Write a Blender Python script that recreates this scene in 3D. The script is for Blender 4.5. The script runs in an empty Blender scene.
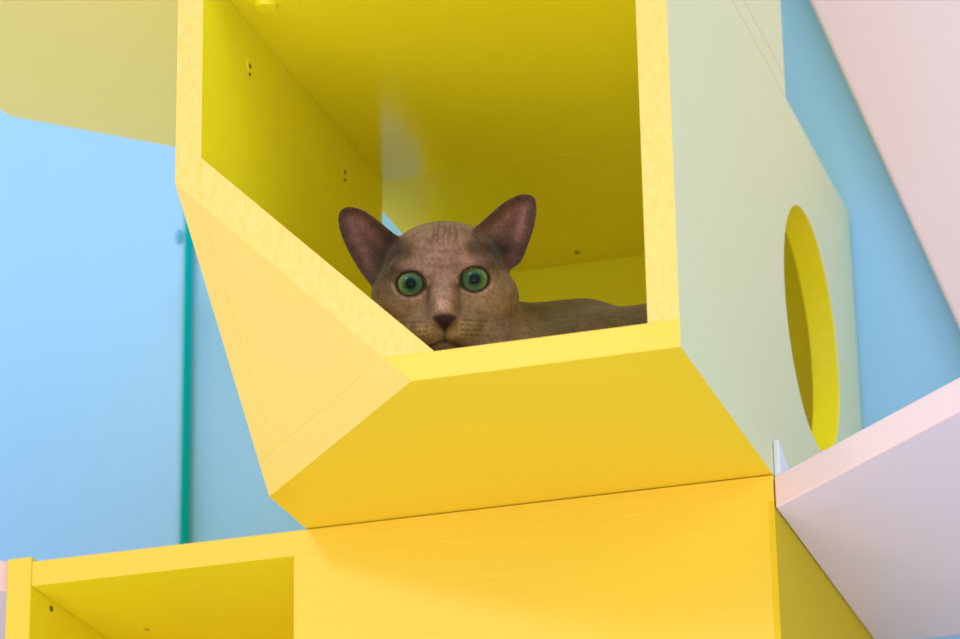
import bpy, bmesh, math, random
import numpy as np
from mathutils import Vector, Matrix
random.seed(4); np.random.seed(4)
scene = bpy.context.scene
COL = scene.collection

# ---------------------------------------------------------------- materials
def new_mat(name):
    m = bpy.data.materials.new(name); m.use_nodes = True
    return m, m.node_tree, m.node_tree.nodes['Principled BSDF']

def paint(name, col, rough=0.35, coat=0.0, bump=0.12, scale=(30, 30, 30), var=0.04, dist=0.002, spec=0.5):
    """brushed enamel over plywood: slight colour variation and shallow brush ripple"""
    m, nt, b = new_mat(name)
    b.inputs['Roughness'].default_value = rough
    b.inputs['Specular IOR Level'].default_value = spec
    b.inputs['Coat Weight'].default_value = coat
    b.inputs['Coat Roughness'].default_value = 0.18
    tc = nt.nodes.new('ShaderNodeTexCoord')
    mp = nt.nodes.new('ShaderNodeMapping'); mp.inputs['Scale'].default_value = scale
    nt.links.new(tc.outputs['Object'], mp.inputs['Vector'])
    n1 = nt.nodes.new('ShaderNodeTexNoise'); n1.inputs['Scale'].default_value = 1.0
    n1.inputs['Detail'].default_value = 5; n1.inputs['Distortion'].default_value = 0.7
    nt.links.new(mp.outputs['Vector'], n1.inputs['Vector'])
    n2 = nt.nodes.new('ShaderNodeTexNoise'); n2.inputs['Scale'].default_value = 6; n2.inputs['Detail'].default_value = 3
    nt.links.new(tc.outputs['Object'], n2.inputs['Vector'])
    mix = nt.nodes.new('ShaderNodeMix'); mix.data_type = 'RGBA'
    c = col
    mix.inputs['A'].default_value = (c[0]*(1-var), c[1]*(1-var), c[2]*(1-var), 1)
    mix.inputs['B'].default_value = (min(1, c[0]*(1+var)), min(1, c[1]*(1+var)), min(1, c[2]*(1+var)), 1)
    nt.links.new(n2.outputs['Fac'], mix.inputs['Factor'])
    nt.links.new(mix.outputs['Result'], b.inputs['Base Color'])
    bp = nt.nodes.new('ShaderNodeBump'); bp.inputs['Strength'].default_value = bump; bp.inputs['Distance'].default_value = dist
    nt.links.new(n1.outputs['Fac'], bp.inputs['Height'])
    nt.links.new(bp.outputs['Normal'], b.inputs['Normal'])
    return m

YC = (0.90, 0.645, 0.03)
YI_BRIGHT = (0.975, 0.865, 0.02)
YE_LIT = (0.90, 0.61, 0.12)
M_yel = paint('yellow_enamel', YC, 0.34, spec=0.22, bump=0.05, scale=(8, 60, 8))
M_yel_bright = paint('yellow_enamel_brightened', YI_BRIGHT, 0.34, spec=0.3, bump=0.04, scale=(8, 40, 8))  # same yellow, colour raised to paint in the brightness of the interior
M_edge_lit = paint('yellow_enamel_lit_chamfer', (0.98, 0.69, 0.13), 0.4, bump=0.12, scale=(60, 60, 60))  # chamfer faces: the paleness of strong light is put into the colour
M_grain_lit = paint('lit_yellow_enamel_on_end_grain', YE_LIT, 0.34, bump=1.0, scale=(160, 160, 95), dist=0.0012)  # grain ripple is real; the pale tint paints in light on the front strips
M_front = paint('yellow_enamel_on_grained_ply', (0.89, 0.61, 0.045), 0.36, spec=0.35, bump=0.30, scale=(10, 10, 190), dist=0.0008)
M_gloss = paint('yellow_gloss_enamel', YI_BRIGHT, 0.14, spec=0.8, bump=0.02, scale=(8, 8, 8))
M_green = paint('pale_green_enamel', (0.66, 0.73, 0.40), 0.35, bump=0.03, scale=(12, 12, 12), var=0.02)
M_cream = paint('pale_yellow_enamel', (0.98, 0.87, 0.24), 0.35, bump=0.03, scale=(12, 12, 12), var=0.03)
M_pink = paint('pale_pink_enamel', (0.90, 0.71, 0.76), 0.45, bump=0.04, scale=(14, 14, 14), var=0.02)
M_blue = paint('sky_blue_wall_paint', (0.32, 0.655, 1.0), 0.45, bump=0.05, scale=(25, 25, 25), var=0.02)
M_blue_shade = paint('blue_paint_shaded', (0.005, 0.62, 0.72), 0.9, spec=0.0, bump=0.02, var=0.02)  # shade on the blue board's side face, painted in as teal
M_white = paint('white_plastic', (0.75, 0.80, 0.88), 0.35, bump=0.0)
M_floor = paint('pale_floor', (0.62, 0.58, 0.52), 0.5, bump=0.05, scale=(3, 3, 3))
M_hole = paint('dark_screw', (0.06, 0.07, 0.01), 0.5, bump=0.0)

# ---------------------------------------------------------------- helpers
def tag(o, label=None, cat=None, group=None, kind=None):
    if label: o['label'] = label
    if cat: o['category'] = cat
    if group: o['group'] = group
    if kind: o['kind'] = kind
    return o

def empty(name, loc, label, cat, group=None):
    o = bpy.data.objects.new(name, None); COL.objects.link(o)
    o.location = loc; o.empty_display_size = 0.03
    tag(o, label, cat, group)
    return o

def link(name, bm, mats, parent=None, bevel=0.0008, smooth=False):
    me = bpy.data.meshes.new(name)
    bmesh.ops.recalc_face_normals(bm, faces=bm.faces)
    bm.to_mesh(me); bm.free()
    if not isinstance(mats, (list, tuple)): mats = [mats]
    for m in mats: me.materials.append(m)
    o = bpy.data.objects.new(name, me); COL.objects.link(o)
    if parent is not None:
        o.parent = parent
        o.matrix_parent_inverse = Matrix.Translation(-Vector(parent.location))
    if smooth:
        for p in me.polygons: p.use_smooth = True
    if bevel:
        md = o.modifiers.new('edge', 'BEVEL'); md.width = bevel; md.segments = 2; md.limit_method = 'ANGLE'; md.angle_limit = 0.5
        md.harden_normals = False
    return o

def box_bm(x0, x1, y0, y1, z0, z1):
    bm = bmesh.new(); bmesh.ops.create_cube(bm, size=1)
    for v in bm.verts:
        v.co = Vector(((x0+x1)/2 + v.co.x*(x1-x0), (y0+y1)/2 + v.co.y*(y1-y0), (z0+z1)/2 + v.co.z*(z1-z0)))
    return bm

def cut(bm, co, no):
    """keep the side the normal points away from (removes the part in direction no)"""
    r = bmesh.ops.bisect_plane(bm, geom=bm.verts[:]+bm.edges[:]+bm.faces[:], dist=1e-6, plane_co=co, plane_no=no, clear_outer=True)
    ed = [e for e in r['geom_cut'] if isinstance(e, bmesh.types.BMEdge)]
    if ed: bmesh.ops.holes_fill(bm, edges=bm.edges[:], sides=0)
    return bm

def prism_bm(pts, axis, a, b):
    """polygon (2-D points) extruded along an axis between a and b"""
    def P(p, t):
        if axis == 'z': return (p[0], p[1], t)
        if axis == 'y': return (p[0], t, p[1])
        return (t, p[0], p[1])
    bm = bmesh.new()
    A = [bm.verts.new(P(p, a)) for p in pts]; B = [bm.verts.new(P(p, b)) for p in pts]
    bm.faces.new(A); bm.faces.new(B[::-1])
    n = len(pts)
    for i in range(n): bm.faces.new((A[i], A[(i+1) % n], B[(i+1) % n], B[i]))
    return bm

def by_normal(bm, test, idx):
    bm.normal_update()
    bmesh.ops.recalc_face_normals(bm, faces=bm.faces)
    for f in bm.faces:
        if test(f.normal): f.material_index = idx

# ---------------------------------------------------------------- measures (metres)
TR = 0.0208
W, H, D, T = 0.3418, 0.3385, 0.603, 0.0186
XC, D1, ZC = 0.1646, 0.1811, 0.1629          # where the sloping corner cuts the three edges
D2 = 0.2552                                   # front plane of the lower cabinet
YM = 0.376                                    # where the left side board ends
NV = Vector((1/XC, 1/D1, 1/ZC)); NN = NV.length; NU = NV/NN
P0 = Vector((XC, 0, 0))
YW = 0.606                                    # wall

# ---------------------------------------------------------------- setting
def struct(name, bm, m, **k):
    o = link(name, bm, m, None, **k); o['kind'] = 'structure'; return o
struct('wall_back', box_bm(-3.0, 3.0, YW, YW+0.1, -2.3, 1.7), M_blue, bevel=0)
struct('floor', box_bm(-3.0, 3.0, -4.5, YW+0.1, -2.4, -2.3), M_floor, bevel=0)

# ---------------------------------------------------------------- blue board on the wall
bb = empty('wall_board', (-0.7, YW, -0.5), 'large light blue board standing proud of the blue wall, left of the yellow cat box', 'wall board')
bm = box_bm(-1.20, -0.2308, YW-0.022, YW, -0.7, 1.2)
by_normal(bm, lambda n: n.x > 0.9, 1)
link('panel', bm, [M_blue, M_blue_shade], bb, bevel=0.004)
bm = bmesh.new()
bmesh.ops.create_uvsphere(bm, u_segments=20, v_segments=10, radius=1)
for v in bm.verts: v.co = Vector((-0.2360+v.co.x*0.0035, YW-0.022-0.001+v.co.y*0.003, 0.3930+v.co.z*0.0065))
link('catch', bm, paint('blue_catch', (0.12, 0.45, 0.75), 0.4, bump=0), bb, bevel=0, smooth=True)

# ---------------------------------------------------------------- pink board at the upper right, on the wall
bm = prism_bm([(0.3207, 0.5346), (0.4256, 0.224), (0.4945, 0.02), (1.2, 0.02), (1.2, 1.1), (0.13, 1.1)], 'y', YW-0.018, YW-0.0005)
pb = link('slanted_panel', bm, M_pink, None, bevel=0.003)
tag(pb, 'pale pink panel with a slanting left edge on the blue wall, upper right', 'wall panel')

# ---------------------------------------------------------------- the cat box
root = empty('cat_box', (W/2, D/2, 0), 'yellow wall-mounted cat box with a sloping cut corner and round hole, holding the cat', 'cat house')
# floor board, full width, cut by the sloping plane
bm = cut(box_bm(0, W, 0.0, D, 0, T), P0, -NU)
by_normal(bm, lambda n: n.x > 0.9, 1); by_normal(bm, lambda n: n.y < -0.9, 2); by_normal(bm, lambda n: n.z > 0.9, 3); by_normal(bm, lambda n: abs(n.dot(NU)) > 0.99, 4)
link('bottom_board', bm, [M_yel, M_green, M_front, M_yel_bright, M_edge_lit], root, bevel=0.0003)
# left board
bm = cut(box_bm(0, T, 0.0, YM, T+0.00005, H-T-0.00005), P0, -NU)
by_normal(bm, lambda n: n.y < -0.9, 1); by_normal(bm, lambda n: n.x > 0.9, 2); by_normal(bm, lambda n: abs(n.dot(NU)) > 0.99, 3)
link('side_board', bm, [M_yel, M_grain_lit, M_yel_bright, M_edge_lit], root, bevel=0.0003)
# behind it the side is open under the top board
link('side_board', prism_bm([(YM, T), (D-T-.0002, T), (D-T-.0002, H-T-.00005), (0.53, H-T-.00005), (0.53, 0.225), (YM, 0.225)], 'x', 0, T), M_yel_bright, root)
# sloping corner board
bm = box_bm(T+0.00003, 0.26, 0.0, 0.26, T+0.00003, 0.26)
bm = cut(bm, P0, -NU); bm = cut(bm, P0 + NU*0.0205, NU)
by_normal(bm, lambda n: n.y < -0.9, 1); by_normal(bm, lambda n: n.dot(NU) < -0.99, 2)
link('corner_board', bm, [M_yel_bright, M_grain_lit, M_edge_lit], root, bevel=0.0003)
# top boards: the front one and the one behind it
bm = box_bm(0, W, 0.0, YM-0.00005, H-T, H-0.0004)
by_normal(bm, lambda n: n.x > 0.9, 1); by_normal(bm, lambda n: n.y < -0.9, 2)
link('top_board', bm, [M_gloss, M_green, M_front], root, bevel=0.0003)
bm = prism_bm([(0, YM+0.00005), (W, YM+0.00005)] + [(W-0.010*(1-math.cos(a)), D-0.010*(1-math.sin(a))) for a in np.linspace(0, math.pi/2, 2)][:0] + [(W, D), (0, D)], 'z', H-T, H-0.0004)
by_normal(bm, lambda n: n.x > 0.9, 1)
link('top_board', bm, [M_yel_bright, M_green], root, bevel=0.0002)
# back board
link('back_board', box_bm(T, W-TR-0.0002, D-T, D-0.0003, T+0.00005, H-T-0.00005), M_yel_bright, root)
# right board with the round hole
def holed_board():
    bm = bmesh.new()
    hy, hz, hr = 0.4240, 0.1700, 0.0940
    n = 72
    z0, z1 = T+0.00005, H-T-0.00005
    outer = []
    corners = [(0, z0), (D, z0), (D, z1), (0, z1)]
    for i in range(4):
        a, b = corners[i], corners[(i+1) % 4]
        for k in range(10): outer.append((a[0]+(b[0]-a[0])*k/10, a[1]+(b[1]-a[1])*k/10))
    ov = [bm.verts.new((W, y, z)) for y, z in outer]
    iv = [bm.verts.new((W, hy+hr*math.cos(2*math.pi*i/n), hz+hr*math.sin(2*math.pi*i/n))) for i in range(n)]
    ed = [bm.edges.new((ov[i], ov[(i+1) % len(ov)])) for i in range(len(ov))] + [bm.edges.new((iv[i], iv[(i+1) % n])) for i in range(n)]
    bmesh.ops.triangle_fill(bm, use_beauty=True, edges=ed)
    for f in [f for f in bm.faces if (f.calc_center_median()-Vector((W, hy, hz))).length < hr*0.97]: bm.faces.remove(f)
    r = bmesh.ops.extrude_face_region(bm, geom=bm.faces[:])
    for v in [g for g in r['geom'] if isinstance(g, bmesh.types.BMVert)]: v.co.x -= TR
    return bm
bm = holed_board()
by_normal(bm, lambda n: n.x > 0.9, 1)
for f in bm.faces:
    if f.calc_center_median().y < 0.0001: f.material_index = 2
link('side_board', bm, [M_yel_bright, M_green, M_grain_lit], root, bevel=0.00035)
# screws and the little cap
def disc(name, c, axis, r, h, m, parent, sx=1.0):
    bm = bmesh.new(); bmesh.ops.create_cone(bm, cap_ends=True, segments=24, radius1=r, radius2=r*0.8, depth=h)
    R = {'x': Matrix.Rotation(math.pi/2, 4, 'Y'), '-z': Matrix.Rotation(math.pi, 4, 'X'), 'y': Matrix.Rotation(math.pi/2, 4, 'X')}[axis]
    bmesh.ops.transform(bm, matrix=Matrix.Translation(c) @ R, verts=bm.verts)
    return link(name, bm, m, parent, bevel=0, smooth=False)
for (y, z) in ((0.0871, 0.2866), (0.2867, 0.2899)):
    s = disc('screw_cover', (T+0.0002, y, z), 'x', 0.0058, 0.0008, M_yel_bright, root)
    q = disc('screw', (T+0.0006, y+0.0004, z), 'x', 0.0020, 0.0008, M_hole, root)
    q2 = disc('screw', (T+0.0006, y+0.001, z-0.0062), 'x', 0.0013, 0.0006, M_hole, root)
disc('screw', (0.1227, 0.5636, H-T-0.0002), '-z', 0.0024, 0.0008, M_hole, root)
disc('cap', (0.0401, 0.0633, H-T-0.0016), '-z', 0.0088, 0.0032, M_yel_bright, root)

# ---------------------------------------------------------------- the box on top of it
ub = empty('cat_box', (W/2, 0.19, H), 'pale green and yellow box stacked on top of the yellow cat box', 'cat house')
def side(x0, x1):
    bm = box_bm(x0, x1, 0.0, YM-0.004, H+0.0186, 0.66); by_normal(bm, lambda n: n.x > 0.9, 1); return bm
bm = box_bm(0, W, 0, YM-0.004, H+0.0002, H+0.0184); by_normal(bm, lambda n: n.x > 0.9, 1)
link('bottom_board', bm, [M_yel, M_green], ub)
link('side_board', side(W-T, W), [M_yel, M_green], ub)
link('side_board', side(0, T), [M_yel, M_yel], ub)
link('back_board', box_bm(T+.0002, W-T-.0002, YM-0.004-T, YM-0.004, H+0.0188, 0.66), M_yel, ub)
link('top_board', box_bm(0, W, 0, YM-0.004, 0.6602, 0.6788), M_yel, ub)

# ---------------------------------------------------------------- shelves with cut corners
def shelf(name, pts, z0, z1, m, label):
    o = link(name, prism_bm(pts, 'z', z0, z1), m, None, bevel=0.0012)
    tag(o, label, 'shelf', None); return o
shelf('polygon_shelf', [(-0.0004, -0.03), (-0.0004, 0.594), (-0.178-0.0, 0.4235), (-0.275, 0.3295), (-0.2800, 0.3190), (-0.2800, 0.02), (-0.23, -0.03)], 0.40, 0.422, M_cream,
      'pale yellow shelf with cut corners fixed to the left of the boxes, upper left')
shelf('polygon_shelf', [(0.3425, 0.2563), (0.4969, 0.1090), (0.62, -0.01), (0.92, -0.01), (1.04, 0.12), (1.04, 0.6055), (0.3425, 0.6055)], -0.0245, -0.0015, M_pink,
      'pale pink shelf with a cut corner beside the round hole, lower right')
shelf('polygon_shelf', [(-0.2350, 0.262), (-0.2350, 0.5795), (-0.80, 0.5795), (-0.80, 0.2), (-0.7, 0.08), (-0.42, 0.08)], -0.0195, 0.0040, M_pink,
      'pale pink shelf end touching the yellow cubby cabinet, lower left')
# small white bracket between box and pink shelf
bm = prism_bm([(0.3425, 0.257), (0.3425, 0.318), (0.3460, 0.318), (0.3460, 0.262)], 'z', -0.0013, 0.028)
bm = prism_bm([(0.2600, -0.0013), (0.318, -0.0013), (0.318, 0.006), (0.2640, 0.0250), (0.2600, 0.0265)], 'x', 0.3420, 0.3462)
tag(link('bracket', bm, M_white, None, bevel=0.0006), 'small white wedge bracket between green box side and pink shelf', 'bracket')

# ---------------------------------------------------------------- lower cabinet
cb = empty('cubby_cabinet', (0.06, 0.42, -0.42), 'yellow cabinet with an open cubby at left, carrying the cat box', 'cabinet')
ZB = -0.42
XD = -0.0090
YB = YW-0.001
bm = box_bm(-0.2322, -0.2130, D2-0.001, YB-0.027, ZB, 0.0028)
by_normal(bm, lambda n: n.x > 0.9, 1)
link('side_board', bm, [M_front, M_yel_bright], cb)
bm = box_bm(-0.2128, W, D2, YB, -0.0195, -0.0008); by_normal(bm, lambda n: n.z < -0.9, 1)
link('top_board', bm, [M_front, M_yel_bright], cb, bevel=0.0003)
link('front_panel', box_bm(XD, W-0.0042, D2, D2+T, ZB, -0.01955), M_front, cb, bevel=0.0002)
bm = box_bm(W-0.0042, W, D2, YB, ZB, -0.01955)
link('side_board', bm, paint('yellow_matt_paint', (0.80, 0.55, 0.02), 0.7, spec=0.08, bump=0.03), cb, bevel=0.0002)
link('divider', box_bm(XD, XD+T, D2+T+0.0002, YB, ZB+T, -0.0199), M_yel, cb)
link('bottom_board', box_bm(-0.2128, W-0.003, D2+T+0.0002 if False else D2+T+0.0002, YB, ZB, ZB+T-0.0002), M_yel, cb)
link('back_board', box_bm(-0.2128, XD-0.0002, YB-T, YB, ZB+T, -0.0199), M_yel, cb)
disc('screw', (-0.2126, 0.291, -0.0265), 'x', 0.0024, 0.001, M_hole, cb)
disc('screw', (-0.176, 0.385, -0.0199), '-z', 0.0024, 0.0008, paint('painted_screw', (0.45, 0.33, 0.02), bump=0), cb)

# ---------------------------------------------------------------- camera
cam_d = bpy.data.cameras.new('camera'); cam = bpy.data.objects.new('camera', cam_d); COL.objects.link(cam)
scene.camera = cam
F = Vector((-0.27182693, 0.88770582, 0.3716026)); R = Vector((0.95401101, 0.29928406, -0.01708903)); U = Vector((0.12638476, -0.34986771, 0.9282346))
CP = Vector((0.81580048, -1.97426332, -0.79040802))
cam.matrix_world = Matrix(((R.x, U.x, -F.x, CP.x), (R.y, U.y, -F.y, CP.y), (R.z, U.z, -F.z, CP.z), (0, 0, 0, 1)))
cam_d.sensor_width = 36; cam_d.lens = 3488.6/960*36; cam_d.clip_start = 0.05
cam_d.dof.use_dof = True; cam_d.dof.focus_distance = 2.36; cam_d.dof.aperture_fstop = 8.5

# ---------------------------------------------------------------- the cat
HC = np.array([0.1445, 0.135, 0.1215]); S = 0.000686        # head centre, and the head's own unit
eR = np.array(R); eU = np.array(U); eW = -np.array(F)       # the head faces the onlooker

def loc(P):                                                  # world grid -> head units
    Q = (P-HC)/S
    return np.stack([Q@eR, Q@eU, Q@eW], -1)
def wld(u, v, w): return HC + S*(u*eR + v*eU + w*eW)

def ell(Q, c, r):
    d = (Q-np.array(c, dtype=np.float32))/np.array(r, dtype=np.float32)
    k0 = np.sqrt((d*d).sum(-1)); k1 = np.sqrt(((d/np.array(r, dtype=np.float32))**2).sum(-1))+1e-9
    return k0*(k0-1)/k1
def cap(Q, a, b, ra, rb):
    a = np.array(a, dtype=np.float32); b = np.array(b, dtype=np.float32); ab = b-a
    t = np.clip(((Q-a)@ab)/(ab@ab), 0, 1)
    return np.linalg.norm(Q-a-t[..., None]*ab, axis=-1) - (ra+(rb-ra)*t)
def smin(a, b, k):
    h = np.maximum(k-np.abs(a-b), 0)/k
    return np.minimum(a, b)-h*h*k*0.25
def smax(a, b, k): return -smin(-a, -b, k)
def poly2(u, v, pts):
    d = np.full(u.shape, 1e9, np.float32); s = np.ones(u.shape, np.float32)
    n = len(pts)
    for i in range(n):
        a = pts[i]; b = pts[i-1]
        ex, ey = b[0]-a[0], b[1]-a[1]; wx, wy = u-a[0], v-a[1]
        t = np.clip((wx*ex+wy*ey)/(ex*ex+ey*ey), 0, 1)
        d = np.minimum(d, (wx-ex*t)**2+(wy-ey*t)**2)
        c1 = v >= a[1]; c2 = v < b[1]; c3 = ex*wy > ey*wx
        fl = (c1 & c2 & c3) | (~c1 & ~c2 & ~c3)
        s = np.where(fl, -s, s)
    return s*np.sqrt(d)
def smooth_poly(pts, n=3):
    for _ in range(n):
        q = []
        for i in range(len(pts)):
            a, b = np.array(pts[i]), np.array(pts[(i+1) % len(pts)])
            q += [tuple(a*.75+b*.25), tuple(a*.25+b*.75)]
        pts = q
    return pts
def img(l): return [(x-444, 285-y) for x, y in l]
EAR_L = smooth_poly(img([(404, 241), (384, 225), (366, 210), (351, 205), (340, 207), (336, 217), (340, 236), (350, 256), (361, 274), (374, 290), (396, 280)]), 2)
EAR_R = smooth_poly(img([(468, 233), (488, 215), (505, 200), (520, 193), (532, 193), (538, 201), (536, 222), (529, 244), (520, 266), (500, 272), (480, 258)]), 2)
EYES = [(-32.8, 1.3), (30.8, 5.8)]

def ear(Q, pts, base, sgn):
    d2 = poly2(Q[..., 0], Q[..., 1], pts)
    r = np.sqrt((Q[..., 0]-base[0])**2+(Q[..., 1]-base[1])**2)
    dish = 17*(1-np.exp(np.minimum(d2, 0)/8.0))*np.clip(1.25-r/95, 0.3, 1)
    w0 = -8-0.16*r + 5*np.clip(-(Q[..., 0]*sgn-50)/40, -1, 1)
    thick = 2.4+np.clip(2.5-r/40, 0, 2.5)
    slab = np.abs(Q[..., 2]-(w0-dish))-thick
    return smax(d2, slab*0.75, 3.0)

def cat_sdf(P):
    Q = loc(P).astype(np.float32)
    near = 1
    h = ell(Q, (0, 13, -28), (62, 52, 60))
    h = smin(h, ell(Q, (2, -14, -18), (66, 42, 48)), 14)
    h = smin(h, ell(Q, (0, -50, 2), (44, 22, 30)), 10)                           # jaw
    for s in (-1, 1): h = smin(h, ell(Q, (s*46+1, -14, -6), (28, 28, 27)), 14)
    h = smin(h, cap(Q, (-1, 14, 18), (0, -26, 42), 15, 10), 8)                  # bridge of the nose
    for s in (-1, 1):
        h = smin(h, ell(Q, (s*14+1, -44, 27), (20, 14, 15)), 14)                  # whisker pads
        h = smin(h, ell(Q, (s*33-2, 19+2*s, 13), (19, 9, 12)), 10)               # brow
    h = smin(h, ell(Q, (1, -64, 20), (16, 9, 14)), 7)                            # chin
    h = smin(h, ell(Q, (1.2, -34.5, 44.5), (12.5, 8.5, 7)), 4)                      # nose leather
    g = cap(Q, (1.2, -42, 58), (1.2, -56, 50), 1.3, 1.3); h = smax(h, -g, 2.5)   # cleft
    for s in (-1, 1):
        h = smax(h, -cap(Q, (1.2, -54, 52), (1.2+s*15, -61, 44), 1.4, 1.2), 2.5)
        h = smax(h, -ell(Q, (1.2+s*6.6, -35, 53), (2.0, 1.7, 3)), 1.2)           # nostrils
        h = smax(h, -cap(Q, (s*9.5+1, -22, 56), (s*13-1, -2, 40), 1.0, 1.6), 5)  # creases beside the nose
    for eu, ev in EYES:
        h = smin(h, ell(Q, (eu, ev, 11), (19, 16, 18.5)), 4)
    head = h
    head = smin(head, ear(Q, EAR_L, (-58, 20), -1), 7)
    head = smin(head, ear(Q, EAR_R, (52, 40), 1), 7)
    for eu, ev in EYES:                                                          # openings of the lids
        du, dv = Q[..., 0]-eu, Q[..., 1]-ev
        t = 0.09
        x = du*math.cos(t)+dv*math.sin(t); y = -du*math.sin(t)+dv*math.cos(t)
        k = np.sqrt((x/13.7)**2+((y+np.maximum(y, 0)*0.12)/11.8)**2)
        o = (k-1)*12.5
        o = np.maximum(o, 10-Q[..., 2])
        head = smax(head, -o, 1.5)
    head = head*S
    # body, in metres
    n0 = wld(22, -26, -52)
    b = cap(P, n0, (0.168, 0.185, 0.062), 0.028, 0.040)
    b = smin(b, cap(P, (0.168, 0.185, 0.060), (0.205, 0.255, 0.078), 0.041, 0.050), 0.03)
    b = smin(b, cap(P, (0.205, 0.255, 0.080), (0.262, 0.318, 0.083), 0.050, 0.053), 0.03)
    b = smin(b, ell(P, (0.236, 0.225, 0.065), (0.040, 0.060, 0.054)), 0.03)      # shoulder and thigh mass
    b = smin(b, ell(P, (0.276, 0.300, 0.080), (0.042, 0.062, 0.061)), 0.02)
    b = smin(b, ell(P, (0.272, 0.248, 0.070), (0.044, 0.060, 0.060)), 0.02)      # thigh
    for a, c, ra, rb in (((0.150, 0.165, 0.06), (0.125, 0.135, 0.034), 0.024, 0.014), ((0.125, 0.135, 0.033), (0.118, 0.085, 0.029), 0.013, 0.0105),
                         ((0.190, 0.170, 0.06), (0.180, 0.135, 0.034), 0.024, 0.014), ((0.180, 0.135, 0.033), (0.168, 0.082, 0.029), 0.013, 0.0105),
                         ((0.285, 0.270, 0.04), (0.275, 0.190, 0.030), 0.018, 0.0115), ((0.180, 0.300, 0.045), (0.155, 0.240, 0.030), 0.02, 0.0115)):
        b = smin(b, cap(P, a, c, ra, rb), 0.012)
    for a, c, ra, rb in (((0.265, 0.375, 0.045), (0.200, 0.395, 0.031), 0.013, 0.011), ((0.200, 0.395, 0.031), (0.135, 0.350, 0.029), 0.011, 0.0095), ((0.135, 0.350, 0.029), (0.115, 0.270, 0.028), 0.0095, 0.0075)):
        b = smin(b, cap(P, a, c, ra, rb), 0.01)
    b = smin(b, cap(P, wld(62, -53, -62), wld(140, -56, -110), 0.021, 0.026), 0.02)
    d = smin(head, b, 0.011)
    return np.maximum(d, (T+0.0006)-P[..., 2])

def surface_nets(F3, org, h):
    nx, ny, nz = F3.shape
    c = np.zeros((nx-1, ny-1, nz-1), np.int16)
    for i in (0, 1):
        for j in (0, 1):
            for k in (0, 1): c += (F3[i:nx-1+i, j:ny-1+j, k:nz-1+k] < 0)
    idx = np.argwhere((c > 0) & (c < 8))
    acc = np.zeros((len(idx), 3)); cnt = np.zeros(len(idx))
    cor = [(i, j, k) for i in (0, 1) for j in (0, 1) for k in (0, 1)]
    for a in cor:
        for ax in range(3):
            if a[ax]: continue
            b = list(a); b[ax] = 1
            fa = F3[idx[:, 0]+a[0], idx[:, 1]+a[1], idx[:, 2]+a[2]]; fb = F3[idx[:, 0]+b[0], idx[:, 1]+b[1], idx[:, 2]+b[2]]
            m = (fa < 0) != (fb < 0)
            t = np.where(m, fa/np.where(m, fa-fb, 1), 0)
            p = np.tile(np.array(a, float), (len(idx), 1)); p[:, ax] = t
            acc += p*m[:, None]; cnt += m
    V = org+(idx+acc/cnt[:, None])*h
    ids = -np.ones((nx-1, ny-1, nz-1), np.int64); ids[idx[:, 0], idx[:, 1], idx[:, 2]] = np.arange(len(idx))
    quads = []
    for ax in range(3):
        sl0 = [slice(1, -1)]*3; sl1 = [slice(1, -1)]*3
        sl0[ax] = slice(0, -1); sl1[ax] = slice(1, None)
        A = F3[tuple(sl0)] < 0; B = F3[tuple(sl1)] < 0
        off = np.array([1, 1, 1]); off[ax] = 0
        b, d = [(1, 2), (2, 0), (0, 1)][ax]
        for flip, m in ((False, A & ~B), (True, ~A & B)):
            e = np.argwhere(m)+off
            q = []
            for o1, o2 in ((0, 0), (1, 0), (1, 1), (0, 1)):
                r = e.copy(); r[:, b] -= 1-o1; r[:, d] -= 1-o2
                q.append(ids[r[:, 0], r[:, 1], r[:, 2]])
            q = np.stack(q, 1)
            if flip: q = q[:, ::-1]
            quads.append(q)
    Q = np.concatenate(quads); Q = Q[(Q >= 0).all(1)]
    return V, Q

h = 0.00125
lo = np.array([0.055, 0.040, 0.014]); hi = np.array([0.3225, 0.415, 0.205])
ax = [np.arange(lo[i], hi[i], h) for i in range(3)]
F3 = np.empty([len(a) for a in ax], np.float32)
for i0 in range(0, len(ax[0]), 16):
    G = np.stack(np.meshgrid(ax[0][i0:i0+16], ax[1], ax[2], indexing='ij'), -1)
    F3[i0:i0+16] = cat_sdf(G)
V, Qd = surface_nets(F3, lo, h)
# keep the cat inside the box walls
V[:, 0] = np.minimum(V[:, 0], W-TR-0.0012)

catroot = empty('cat', (0.20, 0.22, T), 'grey-brown short-haired cat with green eyes lying in the yellow box and looking out', 'cat')
me = bpy.data.meshes.new('body')
Vl = V
me.from_pydata(Vl.tolist(), [], Qd.tolist()); me.update()
for p in me.polygons: p.use_smooth = True
body = bpy.data.objects.new('body', me); COL.objects.link(body); body.parent = catroot
body.matrix_parent_inverse = Matrix.Translation(-Vector(catroot.location))
sm = body.modifiers.new('soften', 'SMOOTH'); sm.factor = 0.5; sm.iterations = 2

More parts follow.
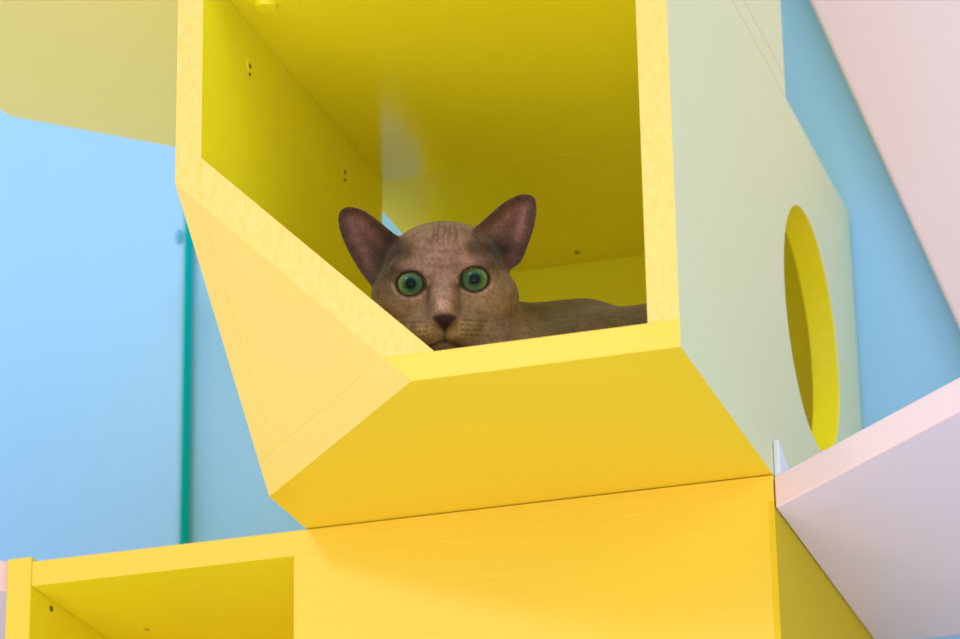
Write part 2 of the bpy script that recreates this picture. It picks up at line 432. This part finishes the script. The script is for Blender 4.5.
# coat markings
def s2l(c): c = np.array(c)/255.0; return np.where(c <= 0.04045, c/12.92, ((c+0.055)/1.055)**2.4)
def coat(V):
    q = loc(V); u, v, w = q[:, 0], q[:, 1], q[:, 2]
    n = len(V)
    C = np.tile(s2l((110, 92, 74)), (n, 1))
    def blend(mask, col):
        nonlocal C
        C = C*(1-mask[:, None])+s2l(col)[None]*mask[:, None]
    def g(cu, cv, ru, rv, p=2): return np.exp(-(((u-cu)/ru)**2+((v-cv)/rv)**2)**(p/2))
    front = 1/(1+np.exp(-(w+25)/6)); 
    headm = np.exp(-(np.maximum(np.sqrt(u*u+v*v+w*w)-85, 0)/25)**2)
    blend(0.9*headm*front, (134, 110, 92))
    blend(g(55, -22, 26, 24)*front*.6, (146, 122, 98)); blend(g(-50, -22, 26, 24)*front*.5, (134, 110, 84))
    blend(g(0, 28, 34, 36)*front*.85, (150, 119, 110))
    fr2 = 1/(1+np.exp(-(w+55)/6))
    blend(g(-51, 27, 25, 23, 4)*fr2*.85, (72, 54, 48))
    blend(g(49, 34, 28, 19, 4)*fr2*.85, (72, 54, 48))
    blend(g(-62, 6, 14, 22)*front*.6, (92, 72, 60))
    for s, k in ((-1, 0), (1, 4)):                                   # light brow over each eye
        blend(g(s*32-2, 21+k, 16, 6)*front*.55, (165, 132, 120))
    for cu, ph in ((-11, .5), (-5.5, 0), (0, .3), (5.5, .2), (11, .6)):            # forehead stripes
        blend(np.exp(-((u-cu-1.2*np.sin(v*.22+ph*5))/1.2)**2)*np.exp(-((v-53)/12)**2)*.75*front, (88, 64, 58))
    for cv in (18, 25, 33):
        blend(np.exp(-((v-cv-0.06*np.abs(u)**1.4*.5)/1.8)**2)*np.exp(-(u/17)**2)*.5*front, (108, 80, 74))
    # muzzle
    blend(g(1, -18, 11, 18)*front*.85, (172, 142, 132))
    blend(g(-34, -22, 17, 12)*front*.55, (158, 130, 108))
    blend(g(32, -18, 17, 12)*front*.6, (164, 136, 112))
    for s in (-1, 1):
        blend(g(s*18+1, -45, 17, 10)*front*.75, (168, 140, 110))
        blend(g(s*15.5, -10, 2.6, 20)*front*.6, (100, 76, 66))       # dark line from eye to muzzle
        blend(g(s*62, -44, 12, 14)*front*.35, (92, 74, 58))
    arc = np.abs(np.sqrt((u)**2+(v+24)**2)-11.5)
    blend(np.exp(-(arc/1.5)**2)*(v > -24)*front*.5, (112, 84, 76))
    blend(g(0, -19, 8, 6.5)*front*.75, (176, 144, 134))
    # eye rims
    for eu, ev in EYES:
        du, dv = u-eu, v-ev; t = .09
        x = du*math.cos(t)+dv*math.sin(t); y = -du*math.sin(t)+dv*math.cos(t)
        k = np.sqrt((x/13.9)**2+(y/12)**2)
        blend(np.exp(-((k-1.30)/.10)**2)*(y < 2)*front*.6, (176, 146, 130))
        blend(np.exp(-((k-1.02)/.13)**2)*front*.97, (48, 34, 28))
        blend(np.exp(-(((x-(-1 if eu > 0 else 1)*16)/4)**2+((y+5)/4)**2))*front*.8, (62, 44, 38))
    # nose leather, mouth
    tri = np.maximum(np.abs(u-1.2)-np.clip((v+46.5)*0.9, 1.5, 12), np.maximum(v+28.5+.02*(u-1.2)**2, -(v+46)))
    blend(1/(1+np.exp(np.clip(tri/0.8, -30, 30)))*(w > 35), (66, 42, 40))
    blend(np.exp(-((u-1.2)/1.6)**2)*((v < -44) & (v > -58))*(w > 30)*.8, (70, 50, 42))
    mouth = v+54.5+np.minimum(np.abs(u-1.2)*.42, 7)
    blend(np.exp(-(mouth/1.7)**2)*(np.abs(u) < 24)*(w > 20)*.8, (70, 50, 40))
    blend(1/(1+np.exp((v+62)/1.5))*headm*.7, (100, 76, 60))
    # whisker spots in rows
    for s in (-1, 1):
        for cv, u0 in ((-36, 20), (-40.5, 18), (-45.5, 19), (-50.5, 22)):
            for kk in range(5):
                cu = s*(u0+kk*5.2)+1; vv = cv-0.06*kk*kk+(s*0.8)
                blend(np.exp(-((u-cu)/1.9)**2-((v-vv)/0.95)**2)*front*.75, (84, 62, 46))
    # ears
    for pts, s in ((EAR_L, -1), (EAR_R, 1)):
        d2 = poly2(u, v, pts)
        r = np.sqrt((u-(-58 if s < 0 else 52))**2+(v-(20 if s < 0 else 40))**2)
        inside = (1/(1+np.exp(np.clip(d2+1, -30, 30))))*(1/(1+np.exp(-(r-16)/4)))*(w < 5)
        blend(inside*.95, (92, 66, 60))
        blend(np.exp(-((d2+14)/6)**2)*inside*.55, (146, 108, 104))
        blend(np.exp(-((d2+1)/2.0)**2)*inside*.6, (70, 50, 46))
    blend(g(60, 36, 24, 10)*.75*(w > -45), (60, 44, 38)); blend(g(-55, 40, 13, 24)*.75*(w > -45), (60, 44, 38))
    C = np.clip(C, 0, 1); return np.array([.92, .97, .98])*(C/0.16)**1.32*0.16
C4 = np.ones((len(V), 4), np.float32); C4[:, :3] = coat(V)
at = me.color_attributes.new('coat', 'FLOAT_COLOR', 'POINT'); at.data.foreach_set('color', C4.ravel())
m, nt, b = new_mat('short_fur')
a = nt.nodes.new('ShaderNodeAttribute'); a.attribute_name = 'coat'
tc = nt.nodes.new('ShaderNodeTexCoord')
n1 = nt.nodes.new('ShaderNodeTexNoise'); n1.inputs['Scale'].default_value = 600; n1.inputs['Detail'].default_value = 3; n1.inputs['Roughness'].default_value = .7
nt.links.new(tc.outputs['Object'], n1.inputs['Vector'])
n2 = nt.nodes.new('ShaderNodeTexNoise'); n2.inputs['Scale'].default_value = 140; n2.inputs['Detail'].default_value = 4
nt.links.new(tc.outputs['Object'], n2.inputs['Vector'])
def rng(node, a0, a1, b0, b1):
    r = nt.nodes.new('ShaderNodeMapRange'); r.inputs[1].default_value = a0; r.inputs[2].default_value = a1; r.inputs[3].default_value = b0; r.inputs[4].default_value = b1
    nt.links.new(node.outputs['Fac'], r.inputs[0]); return r
r1 = rng(n1, .3, .7, .68, 1.32); r2 = rng(n2, .3, .7, .74, 1.26)
mu = nt.nodes.new('ShaderNodeMath'); mu.operation = 'MULTIPLY'
nt.links.new(r1.outputs[0], mu.inputs[0]); nt.links.new(r2.outputs[0], mu.inputs[1])
vm = nt.nodes.new('ShaderNodeVectorMath'); vm.operation = 'SCALE'
nt.links.new(a.outputs['Color'], vm.inputs[0]); nt.links.new(mu.outputs[0], vm.inputs['Scale'])
nt.links.new(vm.outputs['Vector'], b.inputs['Base Color'])
b.inputs['Roughness'].default_value = .75; b.inputs['Specular IOR Level'].default_value = .25
b.inputs['Sheen Weight'].default_value = .25; b.inputs['Sheen Roughness'].default_value = .4
bp = nt.nodes.new('ShaderNodeBump'); bp.inputs['Strength'].default_value = .5; bp.inputs['Distance'].default_value = .0008
nt.links.new(n1.outputs['Fac'], bp.inputs['Height']); nt.links.new(bp.outputs['Normal'], b.inputs['Normal'])
me.materials.append(m)

# eyes
m, nt, b = new_mat('green_iris')
tc = nt.nodes.new('ShaderNodeTexCoord'); sx = nt.nodes.new('ShaderNodeSeparateXYZ'); nt.links.new(tc.outputs['Object'], sx.inputs[0])
cx = nt.nodes.new('ShaderNodeCombineXYZ'); nt.links.new(sx.outputs['X'], cx.inputs[0]); nt.links.new(sx.outputs['Y'], cx.inputs[1])
ln = nt.nodes.new('ShaderNodeVectorMath'); ln.operation = 'LENGTH'; nt.links.new(cx.outputs[0], ln.inputs[0])
nz = nt.nodes.new('ShaderNodeTexNoise'); nz.inputs['Scale'].default_value = 500; nt.links.new(tc.outputs['Object'], nz.inputs['Vector'])
ad = nt.nodes.new('ShaderNodeMath'); ad.operation = 'MULTIPLY_ADD'; ad.inputs[1].default_value = 0.0012
nt.links.new(nz.outputs['Fac'], ad.inputs[0]); nt.links.new(ln.outputs['Value'], ad.inputs[2])
mr = nt.nodes.new('ShaderNodeMapRange'); mr.inputs[1].default_value = 0; mr.inputs[2].default_value = 15.5*S; nt.links.new(ad.outputs[0], mr.inputs[0])
cr = nt.nodes.new('ShaderNodeValToRGB'); nt.links.new(mr.outputs[0], cr.inputs[0])
el = cr.color_ramp.elements
stops = [(0.0, (6, 14, 14)), (0.36, (8, 26, 26)), (0.44, (30, 76, 64)), (0.62, (84, 124, 78)), (0.80, (132, 150, 92)), (0.90, (80, 100, 56)), (0.99, (24, 26, 18))]
while len(el) < len(stops): el.new(0.5)
for e, (pos, c) in zip(el, stops): e.position = pos; e.color = (*s2l(c), 1)
nt.links.new(cr.outputs[0], b.inputs['Base Color'])
b.inputs['Roughness'].default_value = .35; b.inputs['Specular IOR Level'].default_value = .2; b.inputs['Coat Weight'].default_value = 0.25; b.inputs['Coat Roughness'].default_value = .08
M_eye = m
RM = Matrix(((R.x, U.x, -F.x), (R.y, U.y, -F.y), (R.z, U.z, -F.z))).to_4x4()
for i, (eu, ev) in enumerate(EYES):
    bm = bmesh.new(); bmesh.ops.create_uvsphere(bm, u_segments=40, v_segments=24, radius=16.0*S)
    me2 = bpy.data.meshes.new('eye'); bm.to_mesh(me2); bm.free()
    for p in me2.polygons: p.use_smooth = True
    me2.materials.append(M_eye)
    o = bpy.data.objects.new('eye', me2); COL.objects.link(o)
    o.parent = catroot
    o.matrix_parent_inverse = Matrix.Translation(-Vector(catroot.location))
    o.matrix_basis = Matrix.Translation(Vector(wld(eu, ev, 11.5))) @ RM
    bm = bmesh.new(); bmesh.ops.create_uvsphere(bm, u_segments=32, v_segments=16, radius=16.15*S)
    bmesh.ops.delete(bm, geom=[v for v in bm.verts if False], context='VERTS')
    bmesh.ops.bisect_plane(bm, geom=bm.verts[:]+bm.edges[:]+bm.faces[:], plane_co=(0, 0, math.sqrt(16.15**2-5.2**2)*S), plane_no=(0, 0, -1), clear_outer=True)
    me3 = bpy.data.meshes.new('pupil'); bm.to_mesh(me3); bm.free()
    for p in me3.polygons: p.use_smooth = True
    mp_ = bpy.data.materials.get('pupil_black')
    if not mp_:
        mp_, _, bb_ = new_mat('pupil_black'); bb_.inputs['Base Color'].default_value = (0.004, 0.012, 0.014, 1); bb_.inputs['Roughness'].default_value = .2; bb_.inputs['Specular IOR Level'].default_value = .15
    me3.materials.append(mp_)
    q = bpy.data.objects.new('pupil', me3); COL.objects.link(q); q.parent = o

# ---------------------------------------------------------------- light
def area(name, pos, target, size, power, col):
    l = bpy.data.lights.new(name, 'AREA'); l.shape = 'SQUARE'; l.size = size; l.energy = power; l.color = col
    o = bpy.data.objects.new(name, l); COL.objects.link(o); o.location = pos
    o.rotation_euler = (Vector(target)-Vector(pos)).to_track_quat('-Z', 'Y').to_euler()
    return o
LD = Vector((-0.0206, -0.0741, 0.0304)).normalized()      # towards the window, from the shadow of the box's corner
area('window_light', Vector((0.1, 0, 0.1))+LD*4.0, (0.1, 0.2, 0.1), 0.5, 21, (0.95, 0.90, 1.1))
area('floor_bounce_fill', (0.1, -2.1, -2.05), (0.2, 0.2, 0.1), 2.2, 61, (1.0, 0.84, 0.80))  # unseen fill lamp standing in for light bounced off the floor
area('side_fill_light', (2.3, -0.9, 1.1), (0.3, 0.4, 0.15), 0.9, 9, (1.0, 0.97, 1.0))  # fill lamp added at the right to brighten the box interior through the hole
w = bpy.data.worlds.new('world'); scene.world = w; w.use_nodes = True
w.node_tree.nodes['Background'].inputs[0].default_value = (0.90, 0.96, 1.06, 1); w.node_tree.nodes['Background'].inputs[1].default_value = 0.92
vs = scene.view_settings
vs.view_transform = 'Standard'; vs.look = 'None'; vs.gamma = 1; vs.exposure = 0.05; vs.use_curve_mapping = False
